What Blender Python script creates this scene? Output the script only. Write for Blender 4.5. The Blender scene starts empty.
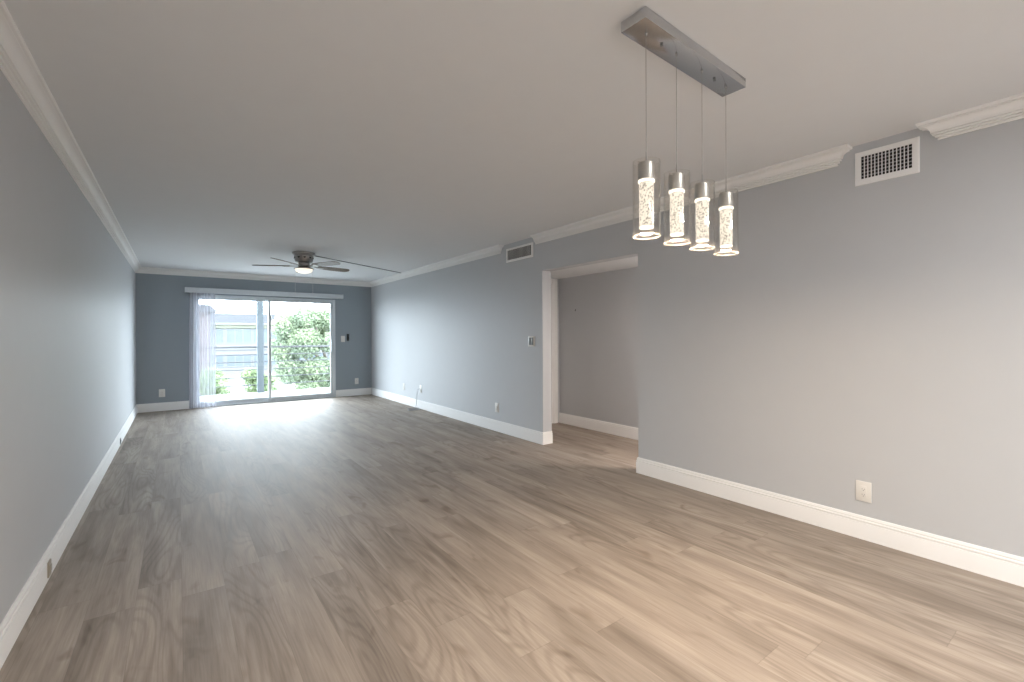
import bpy, bmesh, math, random
from mathutils import Vector, Matrix
random.seed(7)
S = bpy.context.scene
COL = S.collection
PI = math.pi

# ------------------------------------------------------------------ camera
def cam_axes(yaw, pitch, roll):
    f = Vector((math.sin(yaw)*math.cos(pitch), math.cos(yaw)*math.cos(pitch), math.sin(pitch)))
    r = Vector((math.cos(yaw), -math.sin(yaw), 0)); u = r.cross(f)
    c, s = math.cos(roll), math.sin(roll)
    return r*c+u*s, u*c-r*s, f
r_, u_, f_ = cam_axes(0.6313, -0.0035, -0.0042)
cd = bpy.data.cameras.new('camera'); cam = bpy.data.objects.new('camera', cd); COL.objects.link(cam)
cam.matrix_world = Matrix(((r_.x, u_.x, -f_.x, 0), (r_.y, u_.y, -f_.y, 0), (r_.z, u_.z, -f_.z, 1.2659), (0, 0, 0, 1)))
cd.sensor_width = 36; cd.lens = 456.86/1024*36; cd.shift_y = -3.66/1024
cd.clip_start = .02; cd.clip_end = 400
S.camera = cam

# ------------------------------------------------------------------ sky, lamps, exposure
SKY = 17.0
w = bpy.data.worlds.new('overcast_sky'); S.world = w; w.use_nodes = True
bg = w.node_tree.nodes['Background']
bg.inputs[0].default_value = (.80, .90, 1.0, 1); bg.inputs[1].default_value = SKY
S.view_settings.view_transform = 'Standard'; S.view_settings.look = 'None'
S.view_settings.exposure = 0.56; S.view_settings.gamma = 1; S.view_settings.use_curve_mapping = False
S.cycles.max_bounces = 14; S.cycles.diffuse_bounces = 7; S.cycles.glossy_bounces = 5
S.cycles.transparent_max_bounces = 24; S.cycles.sample_clamp_indirect = 6
WARM = (1.0, .78, .56)
PENDANT_W, FILL_W, HALL_W = 4.3, 86, 22  # second value drives the added fill lamp behind the camera

def lamp(name, kind, loc, power, color, size=.05, rot=(0, 0, 0), **k):
    l = bpy.data.lights.new(name, kind); l.energy = power; l.color = color
    if kind == 'AREA':
        l.shape = k.get('shape', 'DISK'); l.size = size
        if 'size_y' in k: l.size_y = k['size_y']
    else: l.shadow_soft_size = size
    o = bpy.data.objects.new(name, l); COL.objects.link(o); o.location = loc; o.rotation_euler = rot
    return o
# sky portal across the sliding door (guides sampling only, gives no light of its own)
pl = lamp('sky_portal', 'AREA', (1.435, 10.06, 1.02), 1, (1, 1, 1), 2.4, (-PI/2, 0, 0), shape='RECTANGLE', size_y=2.0)
pl.data.cycles.is_portal = True

# ------------------------------------------------------------------ room measures (metres)
XL, XR, D, YB, H = -.569, 3.417, 9.888, -2.6, 2.44     # left, right, far, back, ceiling
OY0, OY1, OZ, WT = 2.708, 4.071, 2.022, .134            # opening in the right wall, wall thickness
HX, HY0, HY1, HZ = 4.487, 1.7, 4.971, 2.09              # hallway
DX0, DX1, DZ = .215, 2.655, 2.03                        # sliding door
BB, CR = .143, .097

# ------------------------------------------------------------------ materials
def mat(name, col, rough=.5, metal=0, spec=.5, noise=0, nscale=8, bump=0, bscale=200):
    m = bpy.data.materials.new(name); m.use_nodes = True
    nt = m.node_tree; b = nt.nodes['Principled BSDF']
    b.inputs['Roughness'].default_value = rough; b.inputs['Metallic'].default_value = metal
    b.inputs['Specular IOR Level'].default_value = spec
    tc = nt.nodes.new('ShaderNodeTexCoord')
    n = nt.nodes.new('ShaderNodeTexNoise'); n.inputs['Scale'].default_value = nscale; n.inputs['Detail'].default_value = 3
    nt.links.new(tc.outputs['Object'], n.inputs['Vector'])
    mx = nt.nodes.new('ShaderNodeMix'); mx.data_type = 'RGBA'
    k = noise or .015
    mx.inputs['A'].default_value = tuple(c*(1-k) for c in col)+(1,)
    mx.inputs['B'].default_value = tuple(min(1, c*(1+k)) for c in col)+(1,)
    nt.links.new(n.outputs['Fac'], mx.inputs['Factor']); nt.links.new(mx.outputs['Result'], b.inputs['Base Color'])
    if bump:
        n2 = nt.nodes.new('ShaderNodeTexNoise'); n2.inputs['Scale'].default_value = bscale
        nt.links.new(tc.outputs['Object'], n2.inputs['Vector'])
        bp = nt.nodes.new('ShaderNodeBump'); bp.inputs['Strength'].default_value = bump; bp.inputs['Distance'].default_value = .002
        nt.links.new(n2.outputs['Fac'], bp.inputs['Height']); nt.links.new(bp.outputs['Normal'], b.inputs['Normal'])
    return m
def emis(m, col, s):
    b = m.node_tree.nodes['Principled BSDF']
    b.inputs['Emission Color'].default_value = col+(1,); b.inputs['Emission Strength'].default_value = s
    return m

M_WALL = mat('grey_wall_paint', (.545, .558, .575), .55, bump=.05)
M_FARWALL = mat('far_wall_paint', (.30, .345, .38), .55, bump=.05)  # far wall, darker and bluer than the side walls
M_CEIL = mat('ceiling_paint', (.775, .785, .795), .8, bump=.06)
M_TRIM = mat('white_trim_paint', (.90, .895, .885), .55, 0, .18)
M_VINYL = mat('white_frame', (.66, .70, .73), .4)
M_PLATE = mat('white_plastic', (.78, .76, .72), .35)
M_GREYP = mat('grey_plastic', (.17, .18, .18), .35)
M_BLACK = mat('black_plastic', (.012, .012, .013), .4)
M_DARK = mat('recess_shade', (.012, .011, .01), .8)  # near-black for the shade inside recesses that are not cut in
M_NICKEL = mat('brushed_nickel', (.36, .34, .32), .3, 1, bump=.1, bscale=60)
M_STEEL = mat('polished_steel', (.60, .61, .63), .16, 1)
M_WIRE = mat('steel_wire', (.36, .35, .34), .45, .6)
M_CAP = mat('satin_steel', (.62, .60, .57), .38, 1)
M_BLADE = mat('blade_wood', (.20, .165, .13), .4, noise=.25, nscale=20)
M_CONC = mat('balcony_concrete', (.28, .285, .29), .8, 0, .1, noise=.04)
M_RAIL = mat('painted_railing', (.085, .085, .088), .6, 0, .2)
M_POST = mat('painted_column', (.11, .125, .135), .8, 0, .1)
M_STUCCO = mat('white_stucco', (.095, .095, .098), .9, 0, .1)
M_CREAM = mat('cream_frieze', (.12, .125, .10), .9, 0, .1)
M_PINK = mat('pinkish_stucco', (.085, .073, .072), .9, 0, .1)
M_ROOF = mat('grey_shingle', (.030, .031, .034), .95, 0, .02, noise=.1, nscale=3)
M_WGLASS = mat('far_window', (.052, .062, .074), .3, 0, .22, noise=.15, nscale=1.5)
M_GROUND = mat('pale_paving', (.12, .125, .115), .9, 0, .1, noise=.12, nscale=.4)
M_BARK = mat('bark', (.20, .17, .14), .9, noise=.3)
M_CABLE = mat('pale_cable', (.52, .54, .56), .5)
M_TRACK = mat('dark_cord', (.10, .10, .10), .6)
M_BEIGE = mat('beige_plastic', (.36, .32, .26), .5)
M_CHAIN = mat('chain_metal', (.75, .76, .77), .45, .3)
M_UNIT = mat('grey_enamel', (.34, .35, .36), .6)

def glass_mat(name, ior, tint, base=0.0, haze=0.0):
    m = bpy.data.materials.new(name); m.use_nodes = True; nt = m.node_tree
    nt.nodes.remove(nt.nodes['Principled BSDF']); out = nt.nodes['Material Output']
    t = nt.nodes.new('ShaderNodeBsdfTransparent'); t.inputs[0].default_value = tint+(1,)
    g = nt.nodes.new('ShaderNodeBsdfGlossy'); g.inputs['Roughness'].default_value = .02
    fr = nt.nodes.new('ShaderNodeFresnel'); ge = nt.nodes.new('ShaderNodeNewGeometry'); mr = nt.nodes.new('ShaderNodeMapRange')
    mr.inputs['To Min'].default_value = ior; mr.inputs['To Max'].default_value = 1/ior
    nt.links.new(ge.outputs['Backfacing'], mr.inputs['Value']); nt.links.new(mr.outputs['Result'], fr.inputs[0])
    mx = nt.nodes.new('ShaderNodeMixShader')
    if base:
        ad = nt.nodes.new('ShaderNodeMath'); ad.operation = 'ADD'; ad.use_clamp = True; ad.inputs[1].default_value = base
        nt.links.new(fr.outputs[0], ad.inputs[0]); fac = ad.outputs[0]
    else: fac = fr.outputs[0]
    nt.links.new(fac, mx.inputs[0]); nt.links.new(t.outputs[0], mx.inputs[1]); nt.links.new(g.outputs[0], mx.inputs[2])
    if haze:
        df = nt.nodes.new('ShaderNodeBsdfTranslucent'); df.inputs[0].default_value = (.95, .93, .9, 1)
        d2 = nt.nodes.new('ShaderNodeBsdfDiffuse'); d2.inputs[0].default_value = (.95, .93, .9, 1)
        m1 = nt.nodes.new('ShaderNodeMixShader'); nt.links.new(df.outputs[0], m1.inputs[1]); nt.links.new(d2.outputs[0], m1.inputs[2])
        m2 = nt.nodes.new('ShaderNodeMixShader'); m2.inputs[0].default_value = haze
        nt.links.new(mx.outputs[0], m2.inputs[1]); nt.links.new(m1.outputs[0], m2.inputs[2]); mx = m2
    nt.links.new(mx.outputs[0], out.inputs[0])
    return m
M_GLASS = glass_mat('pane_glass', 1.3, (.97, .985, .98))
M_SHADEGLASS = glass_mat('clear_shade_glass', 1.45, (.985, .98, .97), .005, .0015)
M_RIM = glass_mat('ground_glass_rim', 1.45, (.98, .97, .96), .0, .05)

def sheer_mat():
    m = bpy.data.materials.new('sheer_voile'); m.use_nodes = True; nt = m.node_tree
    nt.nodes.remove(nt.nodes['Principled BSDF']); out = nt.nodes['Material Output']
    t = nt.nodes.new('ShaderNodeBsdfTransparent'); t.inputs[0].default_value = (.93, .93, .96, 1)
    d = nt.nodes.new('ShaderNodeBsdfDiffuse'); d.inputs[0].default_value = (.72, .72, .76, 1)
    tl = nt.nodes.new('ShaderNodeBsdfTranslucent'); tl.inputs[0].default_value = (.72, .72, .78, 1)
    a = nt.nodes.new('ShaderNodeMixShader'); a.inputs[0].default_value = .10
    nt.links.new(d.outputs[0], a.inputs[1]); nt.links.new(tl.outputs[0], a.inputs[2])
    lw = nt.nodes.new('ShaderNodeLayerWeight'); lw.inputs[0].default_value = .35
    mr = nt.nodes.new('ShaderNodeMapRange'); mr.inputs['To Min'].default_value = .40; mr.inputs['To Max'].default_value = .9
    nt.links.new(lw.outputs['Facing'], mr.inputs['Value'])
    b = nt.nodes.new('ShaderNodeMixShader'); nt.links.new(mr.outputs['Result'], b.inputs[0])
    nt.links.new(t.outputs[0], b.inputs[1]); nt.links.new(a.outputs[0], b.inputs[2]); nt.links.new(b.outputs[0], out.inputs[0])
    return m
M_SHEER = sheer_mat()

def leaf_mat(name, a, b):
    m = bpy.data.materials.new(name); m.use_nodes = True; nt = m.node_tree
    nt.nodes.remove(nt.nodes['Principled BSDF']); out = nt.nodes['Material Output']
    tc = nt.nodes.new('ShaderNodeTexCoord'); n = nt.nodes.new('ShaderNodeTexNoise'); n.inputs['Scale'].default_value = 1.3
    n.inputs['Detail'].default_value = 5
    nt.links.new(tc.outputs['Object'], n.inputs['Vector'])
    cr = nt.nodes.new('ShaderNodeValToRGB'); cr.color_ramp.elements[0].position = .35; cr.color_ramp.elements[1].position = .68
    cr.color_ramp.elements[0].color = a+(1,); cr.color_ramp.elements[1].color = b+(1,)
    nt.links.new(n.outputs['Fac'], cr.inputs[0])
    d = nt.nodes.new('ShaderNodeBsdfDiffuse'); t = nt.nodes.new('ShaderNodeBsdfTranslucent'); mx = nt.nodes.new('ShaderNodeMixShader')
    mx.inputs[0].default_value = .4
    for s in (d, t): nt.links.new(cr.outputs[0], s.inputs[0])
    nt.links.new(d.outputs[0], mx.inputs[1]); nt.links.new(t.outputs[0], mx.inputs[2]); nt.links.new(mx.outputs[0], out.inputs[0])
    return m
M_LEAF = leaf_mat('tree_leaves', (.15, .185, .135), (.225, .265, .165))
M_LEAF2 = leaf_mat('shrub_leaves', (.13, .17, .10), (.21, .26, .14))

def crystal_mat():
    m = bpy.data.materials.new('lit_bubble_crystal'); m.use_nodes = True; nt = m.node_tree
    b = nt.nodes['Principled BSDF']; b.inputs['Base Color'].default_value = (.06, .057, .053, 1); b.inputs['Roughness'].default_value = .15
    tc = nt.nodes.new('ShaderNodeTexCoord')
    v = nt.nodes.new('ShaderNodeTexVoronoi'); v.inputs['Scale'].default_value = 120
    v2 = nt.nodes.new('ShaderNodeTexVoronoi'); v2.inputs['Scale'].default_value = 190
    for q in (v, v2): nt.links.new(tc.outputs['Object'], q.inputs['Vector'])
    ad = nt.nodes.new('ShaderNodeMath'); ad.operation = 'MULTIPLY_ADD'; ad.inputs[1].default_value = .6
    nt.links.new(v2.outputs['Distance'], ad.inputs[0]); nt.links.new(v.outputs['Distance'], ad.inputs[2])
    cr = nt.nodes.new('ShaderNodeValToRGB')
    e = cr.color_ramp.elements
    e[0].position = .30; e[0].color = (.20, .17, .135, 1)
    e[1].position = .85; e[1].color = (1.3, 1.15, .95, 1)
    q = e.new(.55); q.color = (.50, .43, .34, 1)
    nt.links.new(ad.outputs[0], cr.inputs[0]); nt.links.new(cr.outputs[0], b.inputs['Emission Color'])
    b.inputs['Emission Strength'].default_value = .62
    return m
M_CRYSTAL = crystal_mat()
M_LED = emis(mat('lit_led', (.9, .85, .75), .4), (1.0, .90, .76), 1.0)
M_BOWL = emis(mat('lit_frosted_bowl', (.85, .80, .70), .4), (1.0, .92, .78), .66)
M_DOME = emis(mat('lit_opal_dome', (.9, .88, .85), .4), (1.0, .975, .945), 6.0)  # glow of the unseen domes, set strong to light the ceiling

def floor_mat():
    m = bpy.data.materials.new('grey_brown_plank_floor'); m.use_nodes = True; nt = m.node_tree; L = nt.links.new
    b = nt.nodes['Principled BSDF']
    def math_(op, a, bb=None, c=None):
        n = nt.nodes.new('ShaderNodeMath'); n.operation = op
        for i, v in enumerate((a, bb, c)):
            if v is None: continue
            if isinstance(v, (int, float)): n.inputs[i].default_value = v
            else: L(v, n.inputs[i])
        return n.outputs[0]
    def comb(x, y, z):
        n = nt.nodes.new('ShaderNodeCombineXYZ')
        for i, v in enumerate((x, y, z)):
            if isinstance(v, (int, float)): n.inputs[i].default_value = v
            else: L(v, n.inputs[i])
        return n.outputs[0]
    def noise(vec, scale, det=3, dist=0, rough=.5):
        n = nt.nodes.new('ShaderNodeTexNoise'); n.inputs['Scale'].default_value = scale; n.inputs['Detail'].default_value = det
        n.inputs['Distortion'].default_value = dist; n.inputs['Roughness'].default_value = rough
        L(vec, n.inputs['Vector']); return n.outputs['Fac']
    def ramp(v, *st):
        n = nt.nodes.new('ShaderNodeValToRGB'); e = n.color_ramp.elements
        e[0].position, e[0].color = st[0][0], st[0][1]+(1,); e[1].position, e[1].color = st[-1][0], st[-1][1]+(1,)
        for p, c in st[1:-1]: e.new(p).color = c+(1,)
        L(v, n.inputs[0]); return n.outputs[0]
    def mix(a, bb, f, bt='MIX'):
        n = nt.nodes.new('ShaderNodeMix'); n.data_type = 'RGBA'; n.blend_type = bt
        for nm, v in (('A', a), ('B', bb), ('Factor', f)):
            if isinstance(v, (int, float)): n.inputs[nm].default_value = v
            elif isinstance(v, tuple): n.inputs[nm].default_value = v+(1,)
            else: L(v, n.inputs[nm])
        return n.outputs['Result']
    tc = nt.nodes.new('ShaderNodeTexCoord'); sp = nt.nodes.new('ShaderNodeSeparateXYZ'); L(tc.outputs['Object'], sp.inputs[0])
    X, Y = sp.outputs[0], sp.outputs[1]
    W, LEN = .178, 1.5
    xp = math_('DIVIDE', math_('SUBTRACT', X, .365-W*20), W)
    row = math_('FLOOR', xp); fx = math_('FRACT', xp)
    wn = nt.nodes.new('ShaderNodeTexWhiteNoise'); wn.noise_dimensions = '1D'; L(row, wn.inputs['W'])
    yp = math_('ADD', math_('DIVIDE', Y, LEN), math_('MULTIPLY', wn.outputs['Value'], 7.3))
    col = math_('FLOOR', yp); fy = math_('FRACT', yp)
    wp = nt.nodes.new('ShaderNodeTexWhiteNoise'); wp.noise_dimensions = '2D'; L(comb(row, col, 0), wp.inputs['Vector'])
    rnd = wp.outputs['Value']; sep = nt.nodes.new('ShaderNodeSeparateColor'); L(wp.outputs['Color'], sep.inputs[0])
    rz = math_('MULTIPLY', rnd, 61.0); rz2 = math_('MULTIPLY', sep.outputs[1], 43.0)
    broad = noise(comb(math_('MULTIPLY', X, 7), math_('MULTIPLY', Y, .95), rz), 1, 3, .5)
    mid = noise(comb(math_('MULTIPLY', X, 24), math_('MULTIPLY', Y, 1.6), rz2), 1, 5, .8, .6)
    fine = noise(comb(math_('MULTIPLY', X, 150), math_('MULTIPLY', Y, 5), rz), 1, 3, .3)
    cath = noise(comb(math_('MULTIPLY', X, 5.0), math_('MULTIPLY', Y, .7), rz2), 1, 1, .3)
    rings = math_('SINE', math_('MULTIPLY', cath, 95.0))
    blot = noise(comb(math_('MULTIPLY', X, 9), math_('MULTIPLY', Y, 3.2), rz2), 1, 2, .8)
    c = ramp(broad, (.26, (.240, .198, .162)), (.5, (.355, .300, .252)), (.74, (.440, .380, .325)))
    c = mix(c, ramp(mid, (.30, (.58, .55, .52)), (.62, (1.10, 1.10, 1.10))), .46, 'MULTIPLY')
    c = mix(c, ramp(fine, (.3, (.72, .70, .68)), (.65, (1.1, 1.1, 1.1))), .42, 'MULTIPLY')
    ringc = ramp(math_('ADD', math_('MULTIPLY', rings, .5), .5), (.0, (.70, .68, .66)), (.55, (1, 1, 1)))
    c = mix(c, ringc, math_('MULTIPLY', ramp(sep.outputs[2], (.45, (0, 0, 0)), (.7, (.55, .55, .55))), 1.0), 'MULTIPLY')
    c = mix(c, ramp(blot, (.24, (.55, .49, .43)), (.38, (1, 1, 1))), .65, 'MULTIPLY')
    c = mix(c, ramp(rnd, (0, (.91, .905, .90)), (1, (1.08, 1.07, 1.06))), 1.0, 'MULTIPLY')
    ex = math_('MINIMUM', fx, math_('SUBTRACT', 1, fx)); ey = math_('MINIMUM', fy, math_('SUBTRACT', 1, fy))
    gx = math_('LESS_THAN', ex, .0075); gy = math_('LESS_THAN', ey, .0012)
    gap = math_('MAXIMUM', gx, gy)
    c = mix(c, mix(c, (.62, .60, .58), 1.0, 'MULTIPLY'), math_('MULTIPLY', gap, .4))
    L(c, b.inputs['Base Color'])
    ro = math_('ADD', math_('MULTIPLY', mid, .14), .56); L(ro, b.inputs['Roughness'])
    b.inputs['Specular IOR Level'].default_value = .6
    bp = nt.nodes.new('ShaderNodeBump'); bp.inputs['Strength'].default_value = .22; bp.inputs['Distance'].default_value = .0015
    hgt = math_('SUBTRACT', math_('ADD', math_('MULTIPLY', fine, .5), mid), math_('MULTIPLY', gap, .8))
    L(hgt, bp.inputs['Height']); L(bp.outputs['Normal'], b.inputs['Normal'])
    return m
M_FLOOR = floor_mat()

# ------------------------------------------------------------------ mesh helpers
class MB:
    def __init__(s): s.bm = bmesh.new()
    def box(s, x0, x1, y0, y1, z0, z1, bev=0, rot=None):
        r = bmesh.ops.create_cube(s.bm, size=1); vs = r['verts']
        bmesh.ops.scale(s.bm, vec=(abs(x1-x0), abs(y1-y0), abs(z1-z0)), verts=vs)
        bmesh.ops.translate(s.bm, vec=((x0+x1)/2, (y0+y1)/2, (z0+z1)/2), verts=vs)
        if bev:
            ed = list({e for v in vs for e in v.link_edges})
            bmesh.ops.bevel(s.bm, geom=ed, offset=bev, segments=2, affect='EDGES', profile=.5)
        return s
    def cyl(s, p, q, r0, r1=None, n=20):
        p, q = Vector(p), Vector(q); d = q-p
        mt = Matrix.Translation((p+q)/2) @ d.to_track_quat('Z', 'Y').to_matrix().to_4x4()
        bmesh.ops.create_cone(s.bm, cap_ends=True, segments=n, radius1=r0, radius2=r0 if r1 is None else r1, depth=d.length, matrix=mt)
        return s
    def ball(s, c, r, n=10, sz=(1, 1, 1)):
        mt = Matrix.Translation(c) @ Matrix.Diagonal((sz[0], sz[1], sz[2], 1))
        bmesh.ops.create_uvsphere(s.bm, u_segments=n, v_segments=max(6, n//2+1), radius=r, matrix=mt); return s
    def lathe(s, prof, n=40, c=(0, 0), close=False):
        rings = []
        for r, z in prof:
            if r < 1e-6: rings.append([s.bm.verts.new((c[0], c[1], z))])
            else: rings.append([s.bm.verts.new((c[0]+r*math.cos(2*PI*i/n), c[1]+r*math.sin(2*PI*i/n), z)) for i in range(n)])
        pr = list(zip(rings, rings[1:]))
        if close: pr.append((rings[-1], rings[0]))
        for a, b in pr:
            for i in range(n):
                j = (i+1) % n
                if len(a) == 1 and len(b) == 1: continue
                if len(a) == 1: s.bm.faces.new((a[0], b[i], b[j]))
                elif len(b) == 1: s.bm.faces.new((a[i], b[0], a[j]))
                else: s.bm.faces.new((a[i], b[i], b[j], a[j]))
        return s
    def tube(s, pts, r, n=8):
        pts = [Vector(p) for p in pts]; prev = None
        up = Vector((0, 0, 1))
        for k, p in enumerate(pts):
            t = (pts[min(k+1, len(pts)-1)]-pts[max(k-1, 0)]).normalized()
            a = t.cross(up)
            if a.length < 1e-3: a = t.cross(Vector((1, 0, 0)))
            a.normalize(); b = t.cross(a)
            ring = [s.bm.verts.new(p+r*(math.cos(2*PI*i/n)*a+math.sin(2*PI*i/n)*b)) for i in range(n)]
            if prev:
                for i in range(n): s.bm.faces.new((prev[i], prev[(i+1) % n], ring[(i+1) % n], ring[i]))
            else: s.bm.faces.new(ring)
            prev = ring
        s.bm.faces.new(prev[::-1]); return s
    def sweep(s, path, prof, dirs=None):
        """profile (d, z) swept along plan path, d measured to the left of travel, mitred corners"""
        P = [Vector((x, y)) for x, y in path]
        dr = [Vector(d) for d in dirs] if dirs else [(P[i+1]-P[i]).normalized() for i in range(len(P)-1)]
        nm = [Vector((-d.y, d.x)) for d in dr]
        rings = []
        for i, p in enumerate(P):
            if i == 0: m = nm[0]
            elif i == len(P)-1: m = nm[-1]
            else:
                a, b = nm[i-1], nm[i]; m = (a+b)/(1+a.dot(b))
            rings.append([s.bm.verts.new((p.x+m.x*d, p.y+m.y*d, z)) for d, z in prof])
        n = len(prof)
        for a, b in zip(rings, rings[1:]):
            for i in range(n):
                j = (i+1) % n
                try: s.bm.faces.new((a[i], a[j], b[j], b[i]))
                except ValueError: pass
        for rg in (rings[0], rings[-1]):
            try: s.bm.faces.new(rg)
            except ValueError: pass
        return s
    def xf(s, mt): bmesh.ops.transform(s.bm, matrix=mt, verts=s.bm.verts); return s
    def build(s, name, m, parent=None, loc=(0, 0, 0), smooth=True, ang=35):
        bmesh.ops.recalc_face_normals(s.bm, faces=s.bm.faces)
        me = bpy.data.meshes.new(name); s.bm.to_mesh(me); s.bm.free()
        me.materials.append(m)
        if smooth:
            me.polygons.foreach_set('use_smooth', [True]*len(me.polygons)); me.set_sharp_from_angle(angle=math.radians(ang))
        o = bpy.data.objects.new(name, me); COL.objects.link(o); o.location = loc
        if parent: o.parent = parent
        return o
def tag(o, label=None, cat=None, group=None, kind=None):
    if label: o['label'] = label
    if cat: o['category'] = cat
    if group: o['group'] = group
    if kind: o['kind'] = kind
    return o
def thing(name, label, cat, loc=(0, 0, 0), rot=(0, 0, 0), group=None, kind=None):
    o = bpy.data.objects.new(name, None); COL.objects.link(o); o.location = loc; o.rotation_euler = rot
    o.empty_display_size = .1
    return tag(o, label, cat, group, kind)
def struct(o, label, cat): return tag(o, label, cat, None, 'structure')
def copy_tree(o, parent=None):
    c = o.copy(); COL.objects.link(c)
    if parent: c.parent = parent
    for ch in list(o.children): copy_tree(ch, c)
    return c

# ------------------------------------------------------------------ the room
struct(MB().box(XL-.12, HX+.12, YB-.12, D+.13, -.12, 0).build('floor', M_FLOOR, smooth=False),
       'grey-brown wood plank floor running the length of the room', 'floor')
struct(MB().box(XL-.12, XR+WT, YB-.12, D+.12, H, H+.12).build('ceiling', M_CEIL, smooth=False), 'flat off-white ceiling of the long room', 'ceiling')
struct(MB().box(XR+WT, HX+.1, HY0-.1, HY1+.1, HZ, HZ+.1).build('ceiling_hallway', M_CEIL, smooth=False), 'lower off-white ceiling in the hallway beyond the opening', 'ceiling')
struct(MB().box(XL-.12, XL, YB-.12, D+.12, 0, H).build('wall_left', M_WALL, smooth=False), 'long plain light grey wall facing the hallway opening', 'wall')
wf = MB(); wf.box(XL, DX0, D, D+.12, 0, H); wf.box(DX1, XR, D, D+.12, 0, H); wf.box(DX0, DX1, D, D+.12, DZ, H)
struct(wf.build('wall_far', M_FARWALL, smooth=False), 'slate grey end wall around the sliding glass door', 'wall')
wr = MB(); wr.box(XR, XR+WT, YB-.12, OY0, 0, H); wr.box(XR, XR+WT, OY1, D+.12, 0, H); wr.box(XR, XR+WT, OY0, OY1, OZ, H)
struct(wr.build('wall_right', M_WALL, smooth=False), 'long light grey wall with the hallway opening', 'wall')
struct(MB().box(XL, XR, YB-.12, YB, 0, H).build('wall_back', M_WALL, smooth=False), 'light grey wall closing the dining end of the room', 'wall')
struct(MB().box(HX, HX+.1, HY0-.1, HY1+.1, 0, HZ).build('wall_hallway', M_WALL, smooth=False), 'grey hallway wall seen through the opening', 'wall')
struct(MB().box(XR+WT, HX, HY0-.1, HY0, 0, HZ).build('wall_hallway_near', M_WALL, smooth=False), 'short grey wall at the hidden end of the hallway', 'wall')
hd = MB(); hd.box(XR+WT, 3.62, HY1, HY1+.1, 0, HZ); hd.box(4.36, HX, HY1, HY1+.1, 0, HZ); hd.box(3.62, 4.36, HY1, HY1+.1, 2.03, HZ)
struct(hd.build('wall_hallway_end', M_WALL, smooth=False), 'short grey hallway wall around the white door', 'wall')

# hallway door with casing
dr = thing('door_2', 'white hallway door with moulded casing, glimpsed past the opening', 'door', (3.99, HY1, 0), kind='structure')
MB().box(-.37, .37, .055, .09, .006, 2.02, .003).build('door_panel', M_TRIM, dr)
def casing(x0, x1, z0, z1):
    m = MB(); m.box(x0, x1, -.014, 0, z0, z1, .003); m.box(x0+.012, x1-.03, -.02, -.013, z0, z1, .003); m.box(x0+.02, x1-.055, -.024, -.019, z0, z1, .002)
    return m
casing(.37, .455, 0, 2.085).build('casing', M_TRIM, dr)
casing(-.0425, .0425, 0, 2.085).xf(Matrix.Translation((-.4, 0, 0))).build('casing', M_TRIM, dr)
MB().box(-.37, .37, -.016, 0, 2.03, 2.085, .003).build('head_casing', M_TRIM, dr)
MB().box(.355, .37, -.002, .1, 0, 2.03).box(-.37, -.355, -.002, .1, 0, 2.03).box(-.37, .37, -.002, .1, 2.015, 2.03).build('jamb', M_TRIM, dr)
MB().cyl((-.31, .055, .95), (-.31, .0, .95), .012).ball((-.31, -.012, .95), .027).build('door_knob', M_NICKEL, dr)

# trim: baseboards and crown
BASE = [(0, 0), (.0155, 0), (.0155, .098), (.0145, .102), (.0095, .1025), (.0095, .106), (.0135, .1065), (.0145, .109), (.0145, .116), (.0125, .119), (.0075, .1195), (.0075, .123),
        (.0105, .1235), (.0105, .130), (.008, .137), (.0055, BB), (0, BB)]
def base(name, path, label, dirs=None): struct(MB().sweep(path, BASE, dirs).build(name, M_TRIM, ang=16), label, 'baseboard')
e = .0008
base('baseboard_left', [(XL, D), (XL, YB)], 'white baseboard along the plain left-hand wall')
base('baseboard_far', [(DX0-.06, D), (XL+.0, D)], 'short white baseboard beside the sheer curtain')
base('baseboard_far_corner', [(XR, D), (DX1+.003, D)], 'short white baseboard between sliding door and corner')
base('baseboard_right', [(XR+WT, OY1), (XR, OY1), (XR, D)], 'white baseboard from the opening to the far corner')
base('baseboard_right_near', [(XR, YB), (XR, OY0), (XR+WT, OY0)], 'white baseboard under the single outlet by the pendants')
base('baseboard_hallway', [(HX, HY0), (HX, HY1)], 'white baseboard along the hallway wall')
base('baseboard_back', [(XL, YB), (XR, YB)], 'white baseboard along the wall closing the dining end')
pts = [(0, -CR), (.007, -CR), (.009, -.094), (.009, -.088), (.004, -.0875), (.004, -.083), (.017, -.0825), (.019, -.080), (.019, -.075), (.013, -.0745), (.013, -.071),
       (.027, -.0705), (.029, -.068), (.029, -.064), (.024, -.0635), (.024, -.0605), (.033, -.0595)]
for k in range(9):
    a = k/8*PI/2
    pts.append((.072-.038*math.cos(a), -.022-.037*(1-math.sin(a))))
pts += [(.0725, -.021), (.068, -.0205), (.068, -.016), (.081, -.0155), (.085, -.011), (.085, 0), (0, 0)]
CROWN = [(d, H+z) for d, z in pts]
def crown(name, path, label, dirs=None): struct(MB().sweep(path, CROWN, dirs).build(name, M_TRIM, ang=16), label, 'crown moulding')
crown('trim_1', [(XL, D), (XL, YB)], 'white crown moulding along the plain left-hand wall')
crown('trim_2', [(XR, D), (XL, D)], 'white crown moulding over the sliding door wall')
crown('trim_3', [(XR, 4.925), (XR, 4.925), (XR, D)], 'white crown moulding between far corner and far vent', [(-1, 0), (0, 1)])
crown('trim_4', [(XR, 1.137), (XR, 1.137), (XR, 4.19)], 'white crown moulding running between the two air vents', [(-1, 0), (0, 1)])
crown('trim_5', [(XR, YB), (XR, .645), (XR, .645)], 'white crown moulding on the near side of the near vent', [(0, 1), (1, 0)])

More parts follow.
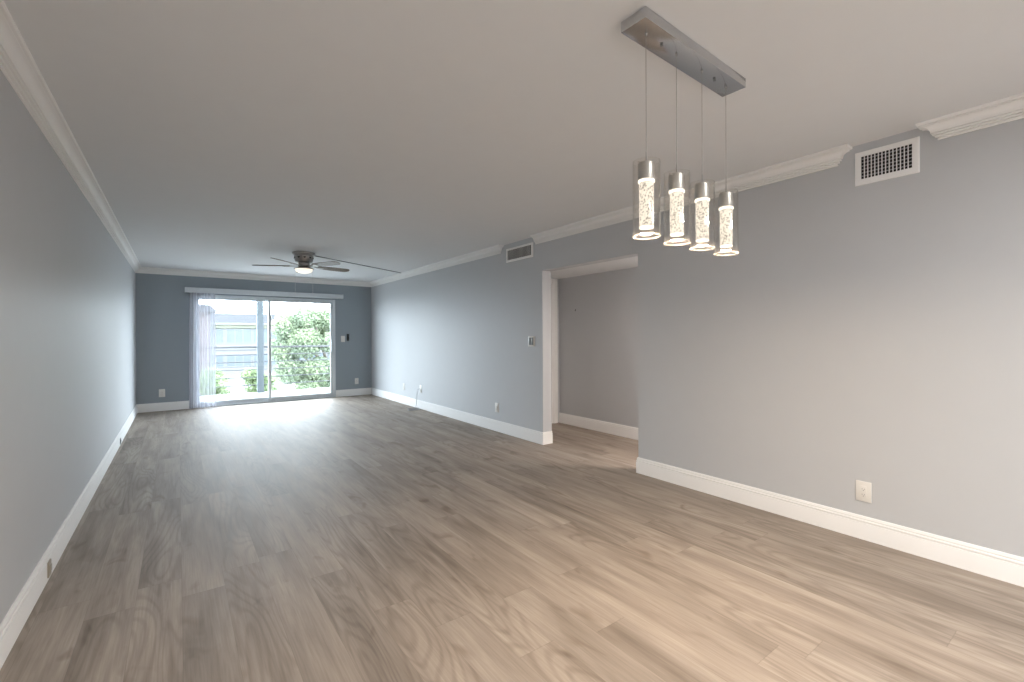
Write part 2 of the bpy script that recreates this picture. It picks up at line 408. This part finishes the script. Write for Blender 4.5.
# ------------------------------------------------------------------ sliding door, valance, sheer
sd = thing('door_1', 'white framed sliding glass door to the balcony', 'sliding door', ((DX0+DX1)/2, D, 0), kind='structure')
hw = (DX1-DX0)/2
fr = MB(); fr.box(-hw, -hw+.05, -.012, .11, 0, DZ, .004); fr.box(hw-.05, hw, -.012, .11, 0, DZ, .004); fr.box(-hw+.05, hw-.05, -.012, .11, DZ-.045, DZ, .004)
fr.build('frame', M_VINYL, sd)
sl = MB(); sl.box(-hw+.05, hw-.05, -.02, .12, 0, .03, .003); sl.box(-hw+.05, hw-.05, .012, .018, .03, .04); sl.box(-hw+.05, hw-.05, .062, .068, .03, .04)
sl.build('track', M_VINYL, sd)
def sash(x0, x1, y0, name):
    m = MB(); y1 = y0+.035; t = .045
    m.box(x0, x0+t, y0, y1, .035, DZ-.045, .003); m.box(x1-t, x1, y0, y1, .035, DZ-.045, .003)
    m.box(x0+t, x1-t, y0, y1, .035, .095, .003); m.box(x0+t, x1-t, y0, y1, DZ-.085, DZ-.045, .003)
    o = m.build('sash', M_VINYL, sd)
    MB().box(x0+t, x1-t, y0+.014, y0+.020, .095, DZ-.085).build('pane', M_GLASS, o, smooth=False)
    return o
a = sash(-hw+.05, .022, .055, 'fixed'); b = sash(-.022, hw-.05, .008, 'sliding')
MB().box(hw-.085, hw-.068, -.03, .008, .95, 1.2, .004).box(hw-.09, hw-.063, -.002, .008, .92, 1.23, .002).build('handle', M_VINYL, sd)

vl = thing('valance', 'long white valance over the sliding door', 'valance', (1.447, D, 2.05))
MB().box(-1.347, 1.347, -.112, -.1, 0, .088, .003).build('face_board', M_VINYL, vl)
MB().box(-1.347, 1.347, -.1, -.004, .078, .088).build('top_board', M_VINYL, vl)
for x in (-1.347, 1.337): MB().box(x, x+.01, -.1, -.004, 0, .078).build('end_board', M_VINYL, vl)
MB().box(-1.33, 1.33, -.082, -.042, .0005, .077, .003).build('headrail', M_VINYL, vl)

sc = thing('sheer_curtain', 'gathered white sheer curtain hanging beside the sliding door', 'curtain', (.365, D-.062, .012))
m = MB(); N = 150; rows = [0, .03, .4, .8, 1.2, 1.6, 1.95, 2.037]; prev = None
for z in rows:
    ring = []
    for i in range(N+1):
        u = i/N; sp_ = 1+.05*(1-z/2.04)
        x = (-.205+.385*u)*sp_+.012*math.sin(u*31+z*.4)
        amp = .013*(1+.5*math.sin(u*9+1.7))*(.7+.3*(1-z/2.04))
        y = amp*math.sin(u*2*PI*10+.8*math.sin(u*13)+.25*z)+.004*math.sin(u*140)
        ring.append(m.bm.verts.new((x, y, z)))
    if prev:
        for i in range(N): m.bm.faces.new((prev[i], prev[i+1], ring[i+1], ring[i]))
    prev = ring
m.build('sheer_panel', M_SHEER, sc)

# ------------------------------------------------------------------ wall plates
def plate(name, label, cat, loc, rotz, w=.079, h=.124, kind='outlet', group=None, mface=None):
    """local: face towards -y, wall plane y = 0"""
    t = thing(name, label, cat, loc, (0, 0, rotz), group)
    MB().box(-w/2, w/2, -.006, 0, -h/2, h/2, .002).build('cover_plate', M_PLATE, t)
    if kind == 'outlet':
        f = MB().box(-.0168, .0168, -.0085, -.006, -.034, .034, .001).build('receptacle', mface or M_PLATE, t)
        for z in (.016, -.018):
            s_ = MB(); s_.box(-.007, -.0055, -.0092, -.0084, z-.004, z+.004); s_.box(.0055, .007, -.0092, -.0084, z-.0035, z+.0035); s_.cyl((0, -.0092, z-.009), (0, -.0084, z-.009), .0022, n=10)
            s_.build('socket_slots', M_BLACK, f)
    elif kind == 'rocker':
        f = MB().box(-.0168, .0168, -.0085, -.006, -.034, .034, .001).box(-.014, .014, -.0115, -.008, -.030, .001, .001).build('rocker', M_PLATE, t)
    elif kind == 'double':
        for x in (-.023, .023): MB().box(x-.0175, x+.0175, -.011, -.006, -.044, .044, .002).build('rocker', M_GREYP, t)
    elif kind == 'coax':
        MB().cyl((0, -.006, 0), (0, -.016, 0), .0055, n=12).cyl((0, -.006, 0), (0, -.009, 0), .009, n=6).build('jack', M_CHAIN, t)
    for z in (-h/2+.012, h/2-.012): MB().cyl((0, -.0068, z), (0, -.0055, z), .003, n=10).build('screw', M_PLATE, t)
    return t
RW = -PI/2     # faces -x (on the right wall) : local -y -> world -x
LW = PI/2
plate('outlet', 'white outlet low on the near wall right of the opening', 'outlet', (XR, .996, .295), RW)
plate('outlet', 'white outlet low on the wall just beyond the opening', 'outlet', (XR, 5.018, .312), RW)
plate('outlet', 'white outlet nearest the far corner on the wall with the opening', 'outlet', (XR, 8.115, .32), RW)
plate('outlet', 'white outlet low on the slate wall beside the sheer curtain', 'outlet', (-.227, D, .306), 0, .086, .135)
plate('outlet', 'white outlet low on the slate wall near the room corner', 'outlet', (3.092, D, .307), 0, .08, .128)
plate('light_switch', 'white light switch on the slate wall beside the sliding door', 'light switch', (2.81, D, 1.213), 0, .08, .128, 'rocker')
plate('light_switch', 'white plate with grey double switch next to the hallway opening', 'light switch', (XR, 4.277, 1.199), RW, .122, .124, 'double')
cx = plate('cable_jack', 'white cable jack plate with a thin cable hanging down', 'cable jack', (XR, 7.38, .345), RW, .08, .13, 'coax')

rm = thing('remote_control', 'small black remote in a wall cradle next to the switch', 'remote control', (2.911, D, 1.175))
MB().box(-.018, .018, -.008, 0, 0, .10, .003).box(-.018, .018, -.026, -.006, 0, .028, .003).build('cradle', M_BLACK, rm)
MB().box(-.0235, .0235, -.024, -.0085, .03, .145, .005).build('handset', M_BLACK, rm)

for nm, yy, m_, z0, z1, lab in (('baseboard_outlet', 3.362, M_BEIGE, .018, .098, 'beige outlet cover on the nearer stretch of the left baseboard'), ('baseboard_outlet', 7.03, M_GREYP, .015, .085, 'grey outlet cover on the far stretch of the left baseboard')):
    t = thing(nm, lab, 'outlet', (XL+.015, yy, (z0+z1)/2), (0, 0, LW))
    hh = (z1-z0)/2
    MB().box(-.030, .030, -.007, 0, -hh, hh, .002).build('cover_plate', m_, t)
    MB().box(-.022, .022, -.011, -.006, -.017, .017, .002).build('receptacle', m_, t)

# cable hanging from the jack to a small coil on the floor
pts_ = [(XR-.02, 7.38, .345), (XR-.045, 7.385, .338), (XR-.055, 7.42, .26), (XR-.05, 7.44, .15), (XR-.055, 7.45, .05), (XR-.09, 7.44, .008)]
for k in range(46):
    a_ = k*.33; r = .085+.012*math.sin(k*1.3)
    pts_.append((3.235+r*1.25*math.cos(a_), 7.27+r*1.0*math.sin(a_), .008+.0006*k))
tag(MB().tube(pts_, .0042, 8).build('coax_cable', M_CABLE), 'thin pale cable hanging from the wall jack to a floor coil', 'cable')
# ------------------------------------------------------------------ air vents
def vent(label, y0, y1, z0, z1, iy0, iy1, iz0, iz1, nv, nh, fin=.0021):
    t = thing('air_vent', label, 'air vent', (XR, (y0+y1)/2, (z0+z1)/2), (0, 0, RW))
    # local x = -(world y) after rotation by -90deg: world = (y_l, -x_l)
    W_, H_ = (y1-y0)/2, (z1-z0)/2; w_, h_ = (iy1-iy0)/2, (iz1-iz0)/2
    cz = (iz0+iz1)/2-(z0+z1)/2; cxx = (y0+y1)/2-(iy0+iy1)/2
    f = MB(); y_ = -.013
    prof = []
    def ring(hx, hz, yy, ox=0, oz=0): return [f.bm.verts.new((ox+sx*hx, yy, oz+sz*hz)) for sx, sz in ((-1, -1), (1, -1), (1, 1), (-1, 1))]
    rs = [ring(W_, H_, 0), ring(W_, H_, -.006), ring(W_-.004, H_-.004, -.011), ring(w_+.004, h_+.004, -.013, cxx, cz), ring(w_, h_, -.011, cxx, cz), ring(w_, h_, -.001, cxx, cz)]
    for a_, b_ in zip(rs, rs[1:]):
        for i in range(4): f.bm.faces.new((a_[i], a_[(i+1) % 4], b_[(i+1) % 4], b_[i]))
    f.build('frame', M_TRIM, t)
    MB().box(cxx-w_-.003, cxx+w_+.003, -.0022, -.0004, cz-h_-.003, cz+h_+.003).build('duct_shade_plate', M_DARK, t, smooth=False)  # dark plate on the wall standing in for the shaded duct
    v = MB()
    for i in range(nv):
        x = cxx-w_+2*w_*(i+1)/(nv+1); v.box(x-fin, x+fin, -.0125, -.0075, cz-h_, cz+h_)
    v.build('louvres', M_TRIM, t)
    if nh:
        v = MB()
        for i in range(nh):
            z = cz-h_+2*h_*(i+.85)/(nh+.6); v.box(cxx-w_, cxx+w_, -.0065, -.003, z-.0028, z+.0028)
        v.build('cross_bars', M_UNIT, t)
    for sx in (-1, 1): MB().cyl((sx*(W_-.014), -.0135, cz), (sx*(W_-.014), -.011, cz), .003, n=8).build('screw', M_TRIM, t)
    return t
vent('white air vent in the gap of the crown near the pendants', .73, 1.037, 2.187, 2.391, .762, 1.005, 2.222, 2.360, 13, 6)
vent('white air vent high on the wall near the opening corner', 4.238, 4.781, 2.203, 2.378, 4.27, 4.752, 2.230, 2.353, 20, 0, .0013)

# ------------------------------------------------------------------ pendant light
PL = thing('pendant_light', 'four-light glass pendant hanging from a steel ceiling bar', 'pendant light', (1.725, 1.099, H), (0, 0, math.radians(1.9)))
MB().box(-.378, .378, -.055, .055, -.042, -.001, .002).build('canopy', M_STEEL, PL)
for x in (-.2, .2): MB().cyl((x, 0, -.048), (x, 0, -.041), .006, n=14).build('screw', M_GREYP, PL)
for x in (-.30, -.098, .096, .302):
    c_ = MB().lathe([(0, -.531+.004), (.006, -.527), (.0285, -.527), (.031, -.53), (.031, -.588), (.029, -.592), (0, -.592)], 36, (x, 0)).build('lamp_socket', M_CAP, PL)
    MB().tube([(x, 0, -.043), (x, 0, -.3), (x, 0, -.49)], .0012, 6).cyl((x, 0, -.53), (x, 0, -.485), .0028, .0016, 8).cyl((x, 0, -.05), (x, 0, -.042), .004, .006, 12).build('hanging_wire', M_WIRE, c_)
    MB().lathe([(.0505, -.522), (.0505, -.800), (.0475, -.800), (.0475, -.522)], 48, (x, 0), close=True).build('glass_shade', M_SHADEGLASS, c_)
    MB().lathe([(.0475, -.8003), (.0505, -.8003), (.0512, -.802), (.0500, -.804), (.0478, -.8035)], 48, (x, 0), close=True).build('shade_rim', M_RIM, c_)
    MB().cyl((x-.05, 0, -.533), (x+.05, 0, -.533), .0018, n=8).build('shade_pin', M_CAP, c_)
    MB().lathe([(0, -.5922), (.030, -.5922), (.031, -.595), (.031, -.600), (.028, -.6015), (0, -.6015)], 36, (x, 0)).build('led_ring', M_LED, c_)
    MB().lathe([(0, -.602), (.0255, -.602), (.0265, -.605), (.0265, -.763), (.0255, -.766), (0, -.766)], 36, (x, 0)).build('bubble_crystal', M_CRYSTAL, c_)
    MB().lathe([(0, -.7662), (.0255, -.7662), (.0262, -.768), (.0255, -.772), (0, -.772)], 36, (x, 0)).build('crystal_tip', M_LED, c_)
    wp_ = PL.location+Vector((x*math.cos(math.radians(1.9)), x*math.sin(math.radians(1.9)), -.773))
    lamp('pendant_lamp', 'AREA', wp_, PENDANT_W, WARM, .048)

# ------------------------------------------------------------------ ceiling fan
FN = thing('ceiling_fan', 'brushed nickel ceiling fan with five wooden blades and a lit bowl', 'ceiling fan', (1.432, 6.90, H))
MB().lathe([(0, -.001), (.147, -.001), (.15, -.006), (.148, -.020), (.138, -.030), (.134, -.034), (0, -.034)], 48).build('ceiling_plate', M_NICKEL, FN)
hs = MB().lathe([(0, -.0345), (.125, -.0345), (.128, -.043), (.125, -.070), (.119, -.105), (.110, -.128), (.09, -.138), (0, -.138)], 48).build('motor_housing', M_NICKEL, FN)
for k in range(10):
    a_ = 2*PI*(k+.3)/10
    MB().cyl((.118*math.cos(a_), .118*math.sin(a_), -.072), (.1262*math.cos(a_), .1262*math.sin(a_), -.070), .015, n=14).build('vent_hole', M_DARK, hs)
MB().lathe([(0, -.1385), (.075, -.1385), (.078, -.146), (.072, -.185), (0, -.185)], 32).build('hub', M_NICKEL, FN)
def blade_mesh():
    m = MB(); top = []; out = []
    n = 24
    L0, L1 = .19, .665
    for k in range(n+1):
        u = k/n; x = L0+(L1-L0)*u
        wd = .050+.018*min(1, u*2.2)
        if u > .86: wd *= math.sqrt(max(0, 1-((u-.86)/.14)**2*.92))
        if u < .06: wd *= .75+.25*u/.06
        out.append((x, wd))
    ring = [(x, wd) for x, wd in out]+[(x, -wd) for x, wd in reversed(out)]
    t = [m.bm.verts.new((x, y, .003)) for x, y in ring]; b_ = [m.bm.verts.new((x, y, -.003)) for x, y in ring]
    m.bm.faces.new(t); m.bm.faces.new(b_[::-1])
    for i in range(len(ring)):
        j = (i+1) % len(ring); m.bm.faces.new((t[i], b_[i], b_[j], t[j]))
    return m
tilt = Matrix.Rotation(math.radians(-12), 4, 'X')
b0 = blade_mesh().xf(tilt).build('blade', M_BLADE, FN, (0, 0, -.185))
ir = MB(); ir.box(.055, .20, -.014, .014, -.004, .002, .001); ir.box(.185, .275, -.034, .034, -.0085, -.0035, .002)
for y in (-.02, .02): ir.cyl((.25, y, -.012), (.25, y, -.003), .006, n=10)
ir = ir.xf(tilt).build('blade_iron', M_NICKEL, b0)
for k in range(5):
    o = b0 if k == 0 else copy_tree(b0, FN)
    o.rotation_euler = (0, 0, math.radians(10+72*k))
MB().lathe([(0, -.1855), (.055, -.1855), (.075, -.192), (.086, -.204), (.122, -.214), (.129, -.219), (.129, -.227), (.119, -.230), (0, -.230)], 44).build('light_fitter', M_NICKEL, FN)
MB().lathe([(.114, -.2305)]+[(.114*math.cos(a_), -.2305-.058*math.sin(a_)) for a_ in [k/12*PI/2 for k in range(1, 12)]]+[(0, -.2885)], 44).build('glass_bowl', M_BOWL, FN)
for x, y in ((-.100, .070), (.105, -.05)):
    m = MB()
    for k in range(0, 40): m.ball((x, y, -.252-.0075*k), .0025, 6)
    m.tube([(x, y, -.245), (x, y, -.555)], .0009, 6)
    c_ = m.build('pull_chain', M_CHAIN, FN)
    MB().lathe([(0, -.552), (.004, -.555), (.006, -.575), (.003, -.585), (0, -.586)], 12, (x, y)).build('chain_pull', M_CHAIN, c_)

# surface cord along the ceiling from the fan to the crown
tag(MB().tube([(1.535, 6.975, H-.0075), (2.4, 7.472, H-.0075), (3.325, 8.005, H-.0075)], .006, 8).build('surface_cable', M_TRACK),
    'thin dark cord run along the ceiling from the fan', 'cable')

# picture hook in the hall
ph = thing('picture_hook', 'tiny dark picture hook on the hallway wall', 'hook', (HX, 4.63, 1.62), (0, 0, RW))
MB().box(-.008, .008, -.002, 0, -.014, .014, .001).build('back_plate', M_GREYP, ph)
MB().tube([(0, -.002, -.008), (0, -.014, -.012), (0, -.018, -.002)], .002, 6).build('prong', M_GREYP, ph)

# unseen ceiling lamps: added fill behind the camera, and one round the hall corner
def dome(label, loc, r):
    t = thing('unseen_ceiling_light', label, 'ceiling light', loc)
    MB().lathe([(0, -.001), (r, -.001), (r, -.02), (r*.96, -.026), (0, -.026)], 40).build('base', M_NICKEL, t)
    MB().lathe([(r*.93, -.0265)]+[(r*.93*math.cos(k/10*PI/2), -.0265-.07*math.sin(k/10*PI/2)) for k in range(1, 10)]+[(0, -.0965)], 40).build('dome', M_DOME, t)
dome('added dome light over the dining end, out of view', (1.6, -1.5, H), .19)
lamp('fill_lamp', 'AREA', (1.6, -1.5, H-.11), FILL_W, (1.0, .985, .965), .34)  # added fill light to brighten the near half of the room
dome('round white dome light on the hallway ceiling', (3.98, 2.15, HZ), .14)
lamp('hall_lamp', 'AREA', (3.98, 2.15, HZ-.11), HALL_W, (1.0, .86, .76), .26)

# ------------------------------------------------------------------ balcony
struct(MB().box(-2.5, 5.5, D+.13, 12.04, -.16, -.02).build('floor_balcony', M_CONC, smooth=False), 'white balcony floor outside the sliding door', 'floor')
struct(MB().box(-2.5, 5.5, D+.13, 12.1, 2.75, 2.9).build('ceiling_balcony', M_CONC, smooth=False), 'white slab over the balcony', 'ceiling')
struct(MB().box(1.47, 1.6, 11.91, 12.038, -.02, 2.75, .006).build('balcony_column', M_POST), 'pale blue-grey column at the balcony edge', 'column')
rl = thing('balcony_railing', 'painted metal balcony railing with six horizontal bars', 'railing', (1.5, 12.0, -.02))
MB().box(-3.9, 3.9, -.025, .025, 1.028, 1.072, .006).build('top_rail', M_RAIL, rl)
for z in (.877, .71, .535, .357, .176):
    MB().cyl((-3.9, 0, z), (3.9, 0, z), .011, n=10).build('rail_bar', M_RAIL, rl)
for x in (-3.85, -1.95, 3.85):
    MB().box(x-.018, x+.018, -.018, .018, 0, 1.03, .003).build('rail_post', M_RAIL, rl)

# ------------------------------------------------------------------ outdoors
GZ = -2.9
struct(MB().box(-60, 90, 12.4, 120, GZ-.2, GZ).build('ground', M_GROUND, smooth=False), 'pale paved ground between the buildings', 'ground')

def facade_window(parent, x0, x1, z0, z1, y, n):
    f = MB(); t = .07
    f.box(x0-t, x1+t, y-.06, y, z0-t, z0, 0); f.box(x0-t, x1+t, y-.06, y, z1, z1+t); f.box(x0-t, x0, y-.06, y, z0, z1); f.box(x1, x1+t, y-.06, y, z0, z1)
    for k in range(1, n):
        x = x0+(x1-x0)*k/n; f.box(x-.05, x+.05, y-.05, y, z0, z1)
    o = f.build('window', M_STUCCO, parent, smooth=False)
    MB().box(x0, x1, y-.03, y-.005, z0, z1).build('pane', M_WGLASS, o, smooth=False)
B1 = thing('apartment_building', 'white two-storey building with grey roof and rows of windows across the way', 'building', (0, 59, GZ))
MB().box(-14, 30, 0, 12, 0, 5.45).build('wall', M_STUCCO, B1, smooth=False)
MB().box(-14.2, 30.2, -.06, 0, 5.05, 5.5).build('frieze', M_CREAM, B1, smooth=False)
MB().box(-14.2, 30.2, -.12, 0, 2.75, 3.0).build('floor_band', M_STUCCO, B1, smooth=False)
m = MB()
ev = [(-14.9, -.4), (30.9, -.4), (30.9, 12.9), (-14.9, 12.9)]; rg = [(-9, 5.9), (25, 5.9)]
lo = [m.bm.verts.new((x, y, 5.72)) for x, y in ev]; up = [m.bm.verts.new((x, y, 7.0)) for x, y in rg]
for f in ((lo[0], lo[1], up[1], up[0]), (lo[1], lo[2], up[1]), (lo[2], lo[3], up[0], up[1]), (lo[3], lo[0], up[0]), tuple(lo[::-1])): m.bm.faces.new(f)
m.build('roof', M_ROOF, B1, smooth=False)
MB().box(-14.9, 30.9, -.42, 12.9, 5.5, 5.72).build('fascia', M_STUCCO, B1, smooth=False)
x = 3.36-3.55*4
while x < 22:
    facade_window(B1, x, x+.62, 3.52, 5.08, 0, 1)
    facade_window(B1, x+.98, x+3.27, 3.52, 5.08, 0, 3)
    facade_window(B1, x, x+.62, .92, 2.16, 0, 1)
    facade_window(B1, x+.98, x+3.27, .92, 2.16, 0, 3)
    x += 3.55
B2 = thing('tower_building', 'narrow pinkish tower with low hipped roof seen through the sheer curtain', 'building', (1.08, 31, GZ))
MB().box(-.38, .38, 0, 2.4, 0, 5.62).build('wall', M_PINK, B2, smooth=False)
m = MB()
ev = [(-.72, -.34), (.72, -.34), (.72, 2.74), (-.72, 2.74)]; rg = [(-.36, .1), (.36, .1), (.36, 2.3), (-.36, 2.3)]
lo = [m.bm.verts.new((x, y, 5.66)) for x, y in ev]; up = [m.bm.verts.new((x, y, 6.0)) for x, y in rg]
for k in range(4): m.bm.faces.new((lo[k], lo[(k+1) % 4], up[(k+1) % 4], up[k]))
m.bm.faces.new(up); m.bm.faces.new(lo[::-1]); m.build('roof', M_ROOF, B2, smooth=False)
MB().box(-.72, .72, -.34, 2.74, 5.6, 5.655).build('soffit', M_STUCCO, B2, smooth=False)

def leaves(m, c, rad, n, size, shell=.55):
    for _ in range(n):
        v = Vector((random.gauss(0, 1), random.gauss(0, 1), random.gauss(0, 1))).normalized()*(shell+(1-shell)*random.random())
        p = Vector(c)+Vector((v.x*rad[0], v.y*rad[1], v.z*rad[2]))
        a_ = Vector((random.gauss(0, 1), random.gauss(0, 1), random.gauss(0, .6))).normalized()
        b_ = a_.cross(Vector((random.gauss(0, 1), random.gauss(0, 1), random.gauss(0, 1)))).normalized()
        s_ = size*random.uniform(.6, 1.3)
        q = [p-a_*s_, p+b_*s_*.38, p+a_*s_, p-b_*s_*.38]
        m.bm.faces.new([m.bm.verts.new(k) for k in q])
def tree(name, label, cat, loc, clumps, n, size, lm, trunk_h, trunk_r, group=None):
    t = thing(name, label, cat, loc, group=group)
    m = MB()
    for c, r in clumps: leaves(m, c, r, int(n*r[0]*r[2]), size)
    m.build('foliage', lm, t, smooth=False)
    k = MB(); k.cyl((0, 0, 0), (.05, 0, trunk_h), trunk_r, trunk_r*.6, 12)
    for c, r in clumps[:6]: k.cyl((.04, 0, trunk_h*.8), (c[0]*.7, c[1]*.7, c[2]*.95), trunk_r*.45, trunk_r*.15, 8)
    k.build('trunk', M_BARK, t)
    return t
cl = []
for c in ((-1.9, -.3, 4.6), (-1.2, -.6, 5.0), (-.2, -.8, 5.05), (.9, -.6, 5.0), (1.8, -.2, 4.7), (-2.0, -.2, 3.6), (-1.3, -.9, 3.9), (-.2, -1.2, 3.9), (1.0, -1.0, 3.9), (2.1, -.4, 3.7),
          (-1.8, -.5, 2.7), (-.8, -1.1, 2.8), (.4, -1.2, 2.8), (1.5, -.9, 2.8), (0, .6, 4.6), (-1, .8, 3.9), (1.2, .8, 4.1), (-1.1, -.7, 1.9), (.1, -.9, 1.9), (1.2, -.7, 1.9), (2.3, 0, 2.4)):
    cl.append((c, (random.uniform(.62, .8), random.uniform(.6, .8), random.uniform(.5, .68))))
tree('leafy_tree', 'big leafy green tree filling the view through the sliding panel', 'tree', (5.75, 22, GZ), cl, 5500, .075, M_LEAF, 2.6, .2)
def shrub(label, x, y, h, r, n=1500):
    cl = [((random.uniform(-r, r)*.6, random.uniform(-r, r)*.6, z), (r*random.uniform(.5, .75), r*random.uniform(.5, .75), h*.16)) for z in [h*(.35+.12*k) for k in range(5)] for _ in (0, 1)]
    tree('shrub', label, 'shrub', (x, y, GZ), cl, n, .11, M_LEAF2, h*.5, .06)
shrub('bright green shrub below the balcony column', 3.6, 28, 2.55, .8)
shrub('low green shrub under the big leafy tree', 6.2, 25, 2.3, .8)
shrub('pale green shrub beside the sheer curtain edge', 1.35, 27, 2.7, .7, 900)
